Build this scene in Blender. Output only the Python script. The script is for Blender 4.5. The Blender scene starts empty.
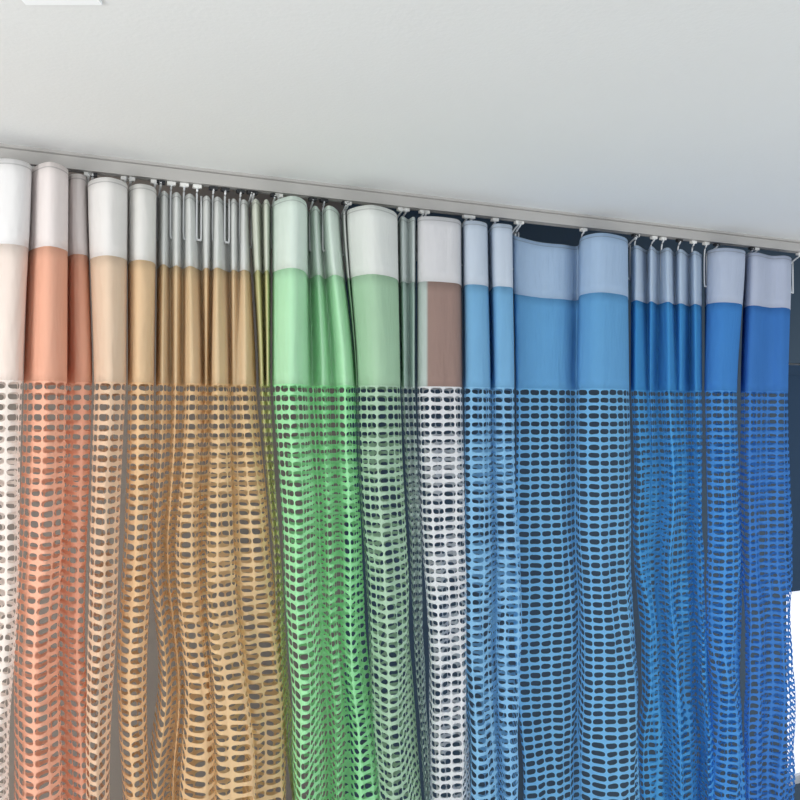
import bpy, bmesh, math, random
from mathutils import Vector, Matrix, noise
random.seed(4)
S=bpy.context.scene
S.view_settings.view_transform='Standard'
COL=S.collection
def lin(c):
    r=[]
    for v in c:
        v/=255.0
        r.append(v/12.92 if v<=.04045 else ((v+.055)/1.055)**2.4)
    return (*r,1)
# ------------------------------------------------------------ materials
def base_mat(name):
    m=bpy.data.materials.new(name); m.use_nodes=True
    nt=m.node_tree; nt.nodes.clear()
    return m,nt,nt.nodes,nt.links
def simple(name,c,rough=.6,metal=0,noise_amt=.04,nscale=8,bump=0.0,emit=None):
    m,nt,N,L=base_mat(name)
    o=N.new('ShaderNodeOutputMaterial'); b=N.new('ShaderNodeBsdfPrincipled')
    b.inputs['Roughness'].default_value=rough; b.inputs['Metallic'].default_value=metal
    tc=N.new('ShaderNodeTexCoord'); nz=N.new('ShaderNodeTexNoise'); nz.inputs['Scale'].default_value=nscale
    nz.inputs['Detail'].default_value=5
    L.new(tc.outputs['Object'],nz.inputs['Vector'])
    r=N.new('ShaderNodeMapRange'); r.inputs['To Min'].default_value=1-noise_amt; r.inputs['To Max'].default_value=1+noise_amt
    L.new(nz.outputs['Fac'],r.inputs['Value'])
    mx=N.new('ShaderNodeVectorMath'); mx.operation='SCALE'; mx.inputs[0].default_value=lin(c)[:3]
    L.new(r.outputs['Result'],mx.inputs['Scale']); L.new(mx.outputs['Vector'],b.inputs['Base Color'])
    if bump:
        n2=N.new('ShaderNodeTexNoise'); n2.inputs['Scale'].default_value=120; L.new(tc.outputs['Object'],n2.inputs['Vector'])
        bp=N.new('ShaderNodeBump'); bp.inputs['Strength'].default_value=bump; bp.inputs['Distance'].default_value=.003
        L.new(n2.outputs['Fac'],bp.inputs['Height']); L.new(bp.outputs['Normal'],b.inputs['Normal'])
    if emit:
        b.inputs['Emission Color'].default_value=lin(c); b.inputs['Emission Strength'].default_value=emit
    L.new(b.outputs[0],o.inputs[0])
    return m
PU,PV=.034,.0230
def fabric(name,c,net=False,seam=False,transl=.3,split=None):
    m,nt,N,L=base_mat(name)
    o=N.new('ShaderNodeOutputMaterial')
    uv=N.new('ShaderNodeUVMap')
    dif=N.new('ShaderNodeBsdfDiffuse'); tr=N.new('ShaderNodeBsdfTranslucent')
    def math_(op,a,b=None):
        n=N.new('ShaderNodeMath'); n.operation=op
        for i,x in enumerate((a,b)):
            if x is None: continue
            if isinstance(x,(int,float)): n.inputs[i].default_value=x
            else: L.new(x,n.inputs[i])
        return n.outputs[0]
    sep=N.new('ShaderNodeSeparateXYZ'); L.new(uv.outputs['UV'],sep.inputs[0])
    nz=N.new('ShaderNodeTexNoise'); nz.inputs['Scale'].default_value=7; nz.inputs['Detail'].default_value=6
    L.new(uv.outputs['UV'],nz.inputs['Vector'])
    r=N.new('ShaderNodeMapRange'); r.inputs['To Min'].default_value=.93; r.inputs['To Max'].default_value=1.05
    L.new(nz.outputs['Fac'],r.inputs['Value'])
    fac=r.outputs['Result']
    wu=math_('SINE',math_('MULTIPLY',sep.outputs[0],2100)); wv=math_('SINE',math_('MULTIPLY',sep.outputs[1],2100))
    weave=math_('MULTIPLY',wu,wv)
    if seam:
        d=math_('ABSOLUTE',math_('SUBTRACT',sep.outputs[1],.010))
        line=math_('LESS_THAN',d,.0014)
        fac=math_('MULTIPLY',fac,math_('SUBTRACT',1.0,math_('MULTIPLY',line,.25)))
    sc=N.new('ShaderNodeVectorMath'); sc.operation='SCALE'; sc.inputs[0].default_value=lin(c)[:3]
    if split:
        mc=N.new('ShaderNodeMix'); mc.data_type='RGBA'
        mr=N.new('ShaderNodeMapRange'); mr.inputs['From Min'].default_value=split[0]-.003; mr.inputs['From Max'].default_value=split[0]+.003
        L.new(sep.outputs[0],mr.inputs['Value']); L.new(mr.outputs['Result'],mc.inputs['Factor'])
        mc.inputs['A'].default_value=lin(split[1]); mc.inputs['B'].default_value=lin(c)
        L.new(mc.outputs['Result'],sc.inputs[0])
    L.new(fac,sc.inputs['Scale'])
    L.new(sc.outputs[0],dif.inputs['Color']); L.new(sc.outputs[0],tr.inputs['Color'])
    cz=N.new('ShaderNodeTexNoise'); cz.inputs['Scale'].default_value=14; cz.inputs['Detail'].default_value=2
    cm=N.new('ShaderNodeMapping'); cm.inputs['Scale'].default_value=(3.0,.7,1)
    L.new(uv.outputs['UV'],cm.inputs['Vector']); L.new(cm.outputs[0],cz.inputs['Vector'])
    b0=N.new('ShaderNodeBump'); b0.inputs['Strength'].default_value=.5; b0.inputs['Distance'].default_value=.012
    L.new(cz.outputs['Fac'],b0.inputs['Height'])
    bp=N.new('ShaderNodeBump'); bp.inputs['Strength'].default_value=.25; bp.inputs['Distance'].default_value=.001
    L.new(weave,bp.inputs['Height']); L.new(b0.outputs[0],bp.inputs['Normal']); L.new(bp.outputs[0],dif.inputs['Normal'])
    mx=N.new('ShaderNodeMixShader'); mx.inputs[0].default_value=transl
    L.new(dif.outputs[0],mx.inputs[1]); L.new(tr.outputs[0],mx.inputs[2])
    out=mx.outputs[0]
    if net:
        nn=N.new('ShaderNodeTexNoise'); nn.inputs['Scale'].default_value=25
        L.new(uv.outputs['UV'],nn.inputs['Vector'])
        wob=math_('MULTIPLY',math_('SUBTRACT',nn.outputs['Fac'],.5),.007)
        u=math_('ADD',sep.outputs[0],wob); v=math_('ADD',sep.outputs[1],wob)
        fu=math_('ABSOLUTE',math_('SUBTRACT',math_('FRACT',math_('DIVIDE',u,PU)),.5))
        fv=math_('ABSOLUTE',math_('SUBTRACT',math_('FRACT',math_('DIVIDE',v,PV)),.5))
        e=math_('ADD',math_('POWER',math_('DIVIDE',fu,.44),3.4),math_('POWER',math_('DIVIDE',fv,.325),2.6))
        hole=math_('LESS_THAN',e,1.0)
        tp=N.new('ShaderNodeBsdfTransparent'); m2=N.new('ShaderNodeMixShader')
        L.new(hole,m2.inputs[0]); L.new(out,m2.inputs[1]); L.new(tp.outputs[0],m2.inputs[2]); out=m2.outputs[0]
    L.new(out,o.inputs[0])
    return m
# ------------------------------------------------------------ track frame
CAMZ=2.1
P0=Vector((-.885,1.77)); T=Vector((2.275,1.01)).normalized(); NN=Vector((T.y,-T.x))  # NN: room side
def along(px,d):   # distance along the rail for a bearing measured from the viewing spot
    p=(px-400)/800
    return (p*(P0.y+d*NN.y)-P0.x-d*NN.x)/(T.x-p*T.y)
def W(s,d,z):
    q=P0+T*s+NN*d
    return Vector((q.x,q.y,z))
ZC=2.69
def mesh_obj(name,verts,faces,mat,parent=None,base=Vector((0,0,0)),uvs=None,smooth=True):
    me=bpy.data.meshes.new(name)
    me.from_pydata([tuple(v-base) for v in verts],[],faces); me.update()
    if uvs:
        ul=me.uv_layers.new(name='UVMap')
        for lp in me.loops: ul.data[lp.index].uv=uvs[lp.vertex_index]
    for p in me.polygons: p.use_smooth=smooth
    me.materials.append(mat)
    ob=bpy.data.objects.new(name,me); COL.objects.link(ob)
    if parent: ob.parent=parent
    else: ob.location=base
    return ob
def tube(path,r=.0016,n=6):
    vs=[];fs=[]
    for i,p in enumerate(path):
        a=path[max(i-1,0)];b=path[min(i+1,len(path)-1)]
        t=(b-a).normalized()
        up=Vector((0,0,1)) if abs(t.z)<.9 else Vector((NN.x,NN.y,0))
        x=t.cross(up).normalized(); y=t.cross(x)
        for k in range(n):
            an=2*math.pi*k/n
            vs.append(p+x*math.cos(an)*r+y*math.sin(an)*r)
    for i in range(len(path)-1):
        for k in range(n):
            fs.append((i*n+k,i*n+(k+1)%n,(i+1)*n+(k+1)%n,(i+1)*n+k))
    fs.append(tuple(range(n))[::-1]); fs.append(tuple((len(path)-1)*n+k for k in range(n)))
    return vs,fs
M_steel=simple('hook_wire_steel',(236,238,240),.35,.3,.03)
M_glide=simple('glider_plastic',(235,235,232),.45,0,.03)
M_glide_dark=simple('glider_wheel_dark',(40,42,46),.5,0,.03)
def cr(a,b,c,d,t):
    return .5*((2*b)+(-a+c)*t+(2*a-5*b+4*c-d)*t*t+(-a+3*b-3*c+d)*t**3)
def spline(pts,n=10):
    out=[]
    P=[tuple(2*a-b for a,b in zip(pts[0],pts[1]))]+list(pts)+[tuple(2*a-b for a,b in zip(pts[-1],pts[-2]))]
    for i in range(1,len(P)-2):
        for k in range(n):
            t=k/n
            out.append(tuple(cr(P[i-1][j],P[i][j],P[i+1][j],P[i+2][j],t) for j in range(len(pts[0]))))
    out.append(tuple(pts[-1]))
    return out
Z_TOP,Z_HB,Z_MS,Z_BOT=2.622,2.447,2.166,.30
TH=.038
cid=0
def hook(parent,base,s,d,ztop):
    zt=ZC-TH-.003
    dv=d+.014
    path=[W(s,0.0,zt+.004),W(s,0.004,zt-.008),W(s,dv*.5,zt-.018),W(s,dv,ztop-.012),W(s,dv,ztop-.095),W(s+.003,dv+.003,ztop-.104),
          W(s+.008,dv+.003,ztop-.104),W(s+.011,dv,ztop-.095),W(s+.011,dv,ztop+.004)]
    pts=[Vector(p) for p in spline([tuple(p) for p in path],4)]
    v,f=tube(pts,.0027)
    h=mesh_obj('hook',v,f,M_steel,parent,base); h['label']='bent steel wire curtain hook'
    bm=bmesh.new()
    c=W(s,0,zt+.001)-base
    rot=Matrix(((T.x,NN.x,0),(T.y,NN.y,0),(0,0,1))).to_4x4()
    bmesh.ops.create_cone(bm,cap_ends=True,segments=10,radius1=.0065,radius2=.0038,depth=.016,matrix=Matrix.Translation(c))
    bmesh.ops.create_cube(bm,size=1,matrix=Matrix.Translation(c+Vector((0,0,-.003)))@rot@Matrix.Diagonal((.020,.012,.008,1)))
    bmesh.ops.create_cone(bm,cap_ends=True,segments=12,radius1=.006,radius2=.006,depth=.014,matrix=Matrix.Translation(c+Vector((0,0,.009)))@rot@Matrix.Rotation(math.pi/2,4,'X'))
    me=bpy.data.meshes.new('glider'); bm.to_mesh(me); bm.free(); me.materials.append(M_glide if int(s*97)%3 else M_glide_dark)
    g=bpy.data.objects.new('glider',me); COL.objects.link(g); g.parent=h
def curtain(label,head,band,net,pts,mm=1.0,mb=1.3,dz=0,transl=.33,back=True,split=None,wob=1.2,sway=1.5):
    """pts: (top, mid, bottom bearing, depth off rail [, sag [, mid depth, bottom depth]])"""
    global cid; cid+=1
    npt=len(pts)
    pts=list(pts)
    if back:   # the cloth doubles back behind its own front fold
        a,b=pts[0],pts[-1]; bd=-.085 if cid%2 else -.105
        def bp(f,d): return (b[0]+(a[0]-b[0])*f,b[1]+(a[1]-b[1])*f,b[2]+(a[2]-b[2])*f,d,0,d,d*1.1)
        pts+=[bp(.12,bd+.012),bp(.36,bd-.012),bp(.62,bd+.012),bp(.88,bd-.008)]
    prof=[]
    for p in pts:
        a,b,c,d=p[:4]; sg=p[4] if len(p)>4 else 0
        dm,db=(p[5],p[6]) if len(p)>6 else (d*mm,d*mb)
        prof.append((along(a,d),d,along(b,dm),dm,along(c,db),db,sg))
    sp=spline(prof,10); n=len(sp)
    ph=cid*1.7
    def pos(i,z):
        st,dt,sm,dm,sb,db,sg=sp[i]
        if z>=Z_MS:
            f=(Z_TOP-z)/(Z_TOP-Z_MS); f=max(0,min(1,f)); g=f*f*(3-2*f)*.6+f*.4
            s=st+(sm-st)*g; d=dt+(dm-dt)*g
        else:
            f=min((Z_MS-z)/1.05,1.4)
            s=sm+(sb-sm)*f; d=dm+(db-dm)*min(f,1.2)
            a=min(f*1.5,1)
            q=s
            s+=a*sway*.010*noise.noise(Vector((q*6,z*2.2,ph)))
            d+=a*wob*(.020*noise.noise(Vector((q*9,z*1.6,ph+9)))+.013*noise.noise(Vector((q*22,z*2.5,ph+3)))+.007*noise.noise(Vector((q*40,z*7,ph+5))))
        return s,d
    arc=[0]
    for i in range(1,n):
        a0=pos(i-1,2.3);a1=pos(i,2.3);b0=pos(i-1,1.4);b1=pos(i,1.4)
        arc.append(arc[-1]+.5*(math.dist(a0,a1)+math.dist(b0,b1)))
    sc=sum(pos(i,Z_BOT)[0] for i in range(n))/n
    base=W(sc,0,Z_BOT)
    root=bpy.data.objects.new('curtain',None); root.empty_display_size=.1; root.location=base; COL.objects.link(root)
    root['label']=label; root['category']='curtain'; root['group']='sample curtains hanging from the ceiling rail'
    def strip(name,zs,mat,vtop,thick):
        vs=[];uv=[];fs=[]
        for z in zs:
            for i in range(n):
                s,d=pos(i,z)
                w=0
                if z>Z_HB: w=(z-Z_HB)/(Z_TOP-Z_HB)
                sg=sp[i][6]+dz
                zz=z+ (sg*(.55+.45*w) if z>=Z_HB-1e-6 else sg*.55*max(0,(z-Z_MS)/(Z_HB-Z_MS)))
                vs.append(W(s,d,zz)); uv.append((arc[i],vtop-z))
        for r in range(len(zs)-1):
            for i in range(n-1):
                a=r*n+i; fs.append((a,a+1,a+n+1,a+n))
        o=mesh_obj(name,vs,fs,mat,root,base,uv)
        if thick:
            md=o.modifiers.new('thickness','SOLIDIFY'); md.thickness=thick; md.offset=0
        return o
    L=lambda a,b,k:[a+(b-a)*i/k for i in range(k+1)]
    h=strip('heading_tape',L(Z_TOP,Z_HB,6),fabric('heading_fabric',head,seam=True,transl=.3),Z_TOP,.003)
    h['label']='stiff white heading tape'
    sps=(arc[split[0]],split[1]) if split else None
    strip('solid_band',L(Z_HB,Z_MS,9),fabric('band_fabric',band,transl=transl,split=sps),Z_HB,.0015)
    e=strip('net_panel',L(Z_MS,Z_BOT,64),fabric('net_fabric',net,net=True,transl=transl),Z_MS,0)
    e['label']='open knitted net with oval holes'
    last=-9
    for k,p in enumerate(prof[:npt]):
        if p[1]<=-.018 and p[0]-last>.02:
            hook(root,base,p[0],p[1],Z_TOP+dz+p[6]); last=p[0]
    return root
def pleats(t,m,b,n,d,waves,big,jit=.25):
    out=[]
    for i in range(n):
        f=i/(n-1); j=random.uniform(-jit,jit)/(n-1)*2
        g=max(0,min(1,f+j*.8))
        tt=max(0,min(1,f+j*.5))
        sgn=1 if i%2 else -1
        dd=sgn*d*random.uniform(.7,1.25)
        w=math.sin(2*math.pi*waves*f-1.2)*(1 if 0<i<n-1 else .3)
        dm=dd*.8+w*big*.35
        db=sgn*d*.45*random.uniform(.6,1.3)+w*big
        out.append((t[0]+(t[1]-t[0])*tt, m[0]+(m[1]-m[0])*g, b[0]+(b[1]-b[0])*g, dd, 0, dm, db))
    return out
curtain('cream hospital curtain with white heading and net top',(246,245,245),(248,236,228),(248,240,233),
 [(-92,-92,-97,-.04),(-74,-74,-79,.05),(-52,-52,-57,.05),(-44,-44,-48,-.05),(-14,-14,-18,.06),(12,8,2,.09),(29,22,13,.055),(25,18,8,-.05)],dz=.015,sway=2)
curtain('salmon orange hospital curtain with pinkish heading and net top',(247,240,238),(246,194,168),(248,192,166),
 [(29,24,14,-.06),(31,26,17,.02),(48,46,38,.09),(66,66,60,.045),(61,64,60,-.05),(72,76,74,.015),(83,90,82,.01),(86,91,84,-.06)],mb=1.2,dz=.018,wob=1.6,sway=2.5)
curtain('pale beige hospital curtain with rounded front fold',(245,243,241),(242,220,196),(238,210,182),
 [(90,95,87,-.06),(88,95,87,.03),(105,108,98,.085),(123,123,112,.06),(126,126,115,.0),(122,122,112,-.055)],wob=1.5,sway=2)
curtain('golden beige hospital curtain with narrow front fold',(242,241,238),(244,216,178),(240,206,164),
 [(127,128,117,-.06),(129,130,119,.02),(139,138,131,.06),(152,150,146,.045),(155,154,150,-.01),(151,151,147,-.06)],wob=1.6,sway=2.6)
curtain('tan hospital curtain gathered into many tight pleats',(232,234,232),(240,218,182),(240,210,168),
 [(157,156,153,-.05),(163,162,160,.022,0,.03,.06),(169,170,172,-.02,0,-.02,-.03),(176,176,176,.022,0,.02,.02),(182,182,180,-.02,0,-.02,-.03),
  (189,190,186,.022,0,.04,.10),(195,198,214,-.018,0,.03,.12),(200,203,207,-.03,0,-.02,-.03),(206,206,204,.02,0,.02,.0),(211,210,209,-.02,0,-.02,-.02),
  (217,215,217,.022,0,.05,.14),(223,224,252,-.018,0,.04,.14),(229,230,243,-.03,0,-.01,-.02),(233,233,243,.02,0,.02,.03),(238,238,257,-.02,0,.02,.11),
  (243,246,288,.022,0,.04,.11),(247,254,291,-.01,0,.0,.02),(246,255,287,-.05)],transl=.4,wob=2.0,sway=4.0)
curtain('olive yellow curtain edge gathered beside the green one',(230,234,222),(222,220,170),(216,218,164),
 [(250,259,291,-.03),(255,262,292,.04),(261,265,293,-.01),(266,268,294,.045),(270,270,295,-.04)],mb=1.0,sway=3)
curtain('bright mint green hospital curtain with wide front fold',(234,246,238),(204,248,212),(178,245,190),
 [(273,273,297,-.05),(274,274,298,.03),(291,290,306,.10),(304,302,320,.07),(308,312,328,-.035),(315,323,338,.035),(321,332,347,-.02),(328,344,358,.05),(336,353,373,.02),(339,355,374,-.05)],wob=1.8,sway=2.5)
curtain('sage green hospital curtain with wide rounded front fold',(241,244,241),(190,224,194),(190,219,195),
 [(342,356,376,-.04),(344,357,377,.02),(346,358,378,-.03),(350,360,380,.04),(371,377,396,.10),(392,396,415,.07),(397,400,421,.0),(392,396,417,-.06)],sway=2,wob=1.5)
curtain('grey green curtain seen between two front folds',(220,229,227),(196,218,210),(206,220,216),
 [(398,401,423,-.05),(402,404,425,.025),(408,409,427,.0),(414,414,429,.03),(415,415,429,-.05)],mb=1.0)
curtain('white net hospital curtain with taupe brown band',(232,232,235),(176,150,142),(243,244,247),
 [(418,417,432,-.05),(419,419,433,.03),(430,430,442,.055),(446,447,456,.06),(458,459,466,.05),(461,462,468,.0),(458,459,465,-.05)],split=(18,(206,218,214)),wob=1.5)
curtain('light blue hospital curtain with two rounded folds',(216,227,240),(140,197,235),(152,206,243),  # blue section from here: right-side shade is put into the bluer grey heading colours
 [(463,464,469,-.05),(465,466,470,.035),(474,476,480,.06),(486,489,494,.045),(488,491,497,-.04),(494,496,502,.045),(504,506,512,.06),(512,514,519,.045),(509,511,516,-.05)],wob=1.5)
curtain('sky blue hospital curtain with flat drooping middle',(186,211,237),(120,185,232),(132,198,244),
 [(513,516,521,-.04),(518,519,523,-.01,-.014),(540,540,545,.0,-.026),(562,562,567,.0,-.026),(578,576,580,-.03,-.018),(583,580,584,.03,-.005),(602,600,606,.08),(624,624,632,.06),(628,629,638,.0),(625,627,635,-.05)],mb=1.0,back=False)
curtain('azure blue hospital curtain gathered into tight pleats',(202,219,238),(88,172,231),(98,182,240),
 pleats((632,702),(631,702),(640,708),11,.028,2.6,.05),dz=-.01,transl=.4,wob=1.8,sway=2.8)
curtain('bright blue hospital curtain with flared heading',(204,215,234),(84,155,226),(92,167,236),
 [(706,705,709,-.05),(711,706,710,.02),(726,720,724,.065),(744,734,738,.06),(745,737,741,.0),(741,735,739,-.05)],wob=1.6)
curtain('deep blue hospital curtain at the end of the rail',(204,213,232),(80,142,216),(82,146,222),
 [(745,741,744,-.05),(749,744,746,.02),(758,752,752,.05),(772,768,767,.03),(786,782,780,.05),(792,788,788,.02),(788,785,786,-.05)],wob=1.6)
# ------------------------------------------------------------ rail
M_track=simple('track_painted_aluminium',(184,182,179),.4,.2,.03)
t=TH
prof=[(-.015,0),(.015,0),(.015,-.006),(.011,-.008),(.015,-.010),(.015,-t),(.004,-t),(.004,-t+.003),(.010,-t+.003),(.008,-.005),(-.012,-.005),(-.012,-t+.003),(-.004,-t+.003),(-.004,-t),(-.015,-t)]
sa,sb=-.7,3.0
vs=[];fs=[]
for s in (sa,sb):
    for d,z in prof: vs.append(W(s,d,ZC+z))
k=len(prof)
for i in range(k): fs.append((i,(i+1)%k,k+(i+1)%k,k+i))
fs+= [tuple(range(k)),tuple(range(2*k-1,k-1,-1))]
tr=mesh_obj('curtain_track',vs,fs,M_track,None,W((sa+sb)/2,0,ZC),smooth=False)
tr['label']='grey aluminium curtain track screwed to the ceiling'; tr['category']='curtain track'
# ------------------------------------------------------------ room
def box(name,pts,z0,z1,mat):
    n=len(pts)
    vs=[Vector((x,y,z0)) for x,y in pts]+[Vector((x,y,z1)) for x,y in pts]
    fs=[tuple(range(n))[::-1],tuple(range(n,2*n))]+[(i,(i+1)%n,n+(i+1)%n,n+i) for i in range(n)]
    o=mesh_obj(name,vs,fs,mat,smooth=False); o['kind']='structure'; return o
def xy(s,d): q=P0+T*s+NN*d; return (q.x,q.y)
def quadp(s0,s1,d0,d1): return [xy(s0,d0),xy(s1,d0),xy(s1,d1),xy(s0,d1)]
M_ceil=simple('ceiling_paint',(224,226,226),.9,0,.02,3,.15)
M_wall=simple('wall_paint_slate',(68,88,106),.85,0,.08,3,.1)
M_wall_light=simple('wall_paint_warm_grey',(150,140,132),.85,0,.06,3,.1)
M_white=simple('trim_paint',(200,204,210),.6,0,.02)
M_floor=simple('floor_vinyl',(196,193,187),.5,0,.05,3)
SL,SR=-2.2,4.4
box('ceiling',quadp(SL,SR,3.6,-.03),ZC,ZC+.04,M_ceil)
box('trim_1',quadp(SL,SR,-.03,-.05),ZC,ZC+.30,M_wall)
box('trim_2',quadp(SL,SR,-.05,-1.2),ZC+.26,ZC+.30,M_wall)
box('floor',quadp(SL,SR,3.6,-1.2),-.05,0,M_floor)
D0,D1=-1.0,-1.1
def merged(name,rects,mat,d0,d1):
    vs=[];fs=[]
    for s0,s1,z0,z1 in rects:
        b=len(vs); q=quadp(s0,s1,d0,d1)
        vs+=[Vector((x,y,z)) for z in (z0,z1) for x,y in q]
        fs+=[tuple(b+i for i in f) for f in ((3,2,1,0),(4,5,6,7),(0,1,5,4),(1,2,6,5),(2,3,7,6),(3,0,4,7))]
    return mesh_obj(name,vs,fs,mat,smooth=False)
w0=along(785,-1.0); w1=w0+1.1; wz0,wz1=.15,2.35
wl=along(345,-1.0)
o=merged('wall_left',[(SL,wl,0,ZC+.26)],M_wall_light,D0,D1); o['kind']='structure'
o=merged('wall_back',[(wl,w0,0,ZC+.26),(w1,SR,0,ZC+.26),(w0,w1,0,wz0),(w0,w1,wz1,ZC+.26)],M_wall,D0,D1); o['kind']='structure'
mid=(w0+w1)/2
fr=merged('window_1',[(w0,w0+.03,wz0,wz1),(w1-.03,w1,wz0,wz1),(w0,w1,wz0,wz0+.04),(w0,w1,wz1-.04,wz1),(mid-.02,mid+.02,wz0,wz1)],M_white,D0-.03,D0-.07); fr['kind']='structure'
M_sky=simple('bright_daylight_pane',(226,230,242),.4,0,.01,1,0,.7)
g=merged('window_pane',[(w0+.02,w1-.02,wz0+.02,wz1-.02)],M_sky,D0-.055,D0-.06); g.parent=fr
M_blind=simple('blind_cloth_navy',(38,66,94),.9,0,.05)
bl=merged('roller_blind',[(w0+.005,w1-.005,1.16,2.30)],M_blind,D0-.012,D0-.015)
bl['label']='dark navy roller blind half drawn over the window'; bl['category']='blind'
tb=merged('tube',[(w0+.005,w1-.005,2.29,2.34)],M_blind,D0-.0,D0-.029); tb.parent=bl
# ceiling lamp at the near edge
M_lamp=simple('lamp_diffuser',(230,234,236),.4,0,.01,1,0,.15)
def lb(x0,x1,y0,y1,z0,z1,name,mat):
    vs=[Vector((x,y,z)) for z in (z0,z1) for x,y in ((x0,y0),(x1,y0),(x1,y1),(x0,y1))]
    return mesh_obj(name,vs,[(3,2,1,0),(4,5,6,7),(0,1,5,4),(1,2,6,5),(2,3,7,6),(3,0,4,7)],mat,smooth=False)
lamp=lb(-.54,-.43,1.03,1.147,ZC-.004,ZC,'ceiling_lamp',M_lamp)
lamp['label']='small square white lamp set in the ceiling'; lamp['category']='lamp'
# ------------------------------------------------------------ lights
w=bpy.data.worlds.new('world'); S.world=w; w.use_nodes=True
w.node_tree.nodes['Background'].inputs[0].default_value=(.92,.96,1,1)
w.node_tree.nodes['Background'].inputs[1].default_value=1.04
def area(name,loc,target,size,power,col):
    l=bpy.data.lights.new(name,'AREA'); l.size=size; l.energy=power; l.color=col
    o=bpy.data.objects.new(name,l); COL.objects.link(o); o.location=loc
    o.rotation_euler=(Vector(target)-Vector(loc)).to_track_quat('-Z','Y').to_euler()
area('window_daylight',(-1.7,-.3,1.8),(0,2.1,2.1),1.0,38,(1,.98,.95))
area('ceiling_fill',(1.7,0.5,.3),(1.5,1.6,2.7),1.6,18,(1,.99,.98))  # added fill lamp near the floor, aimed up to brighten the ceiling evenly
cd=bpy.data.cameras.new('camera'); cd.lens=36; cd.sensor_width=36; cd.clip_start=.02
c=bpy.data.objects.new('camera',cd); COL.objects.link(c); c.location=(0,0,CAMZ); c.rotation_euler=(math.radians(90+.79),0,0)
S.camera=c
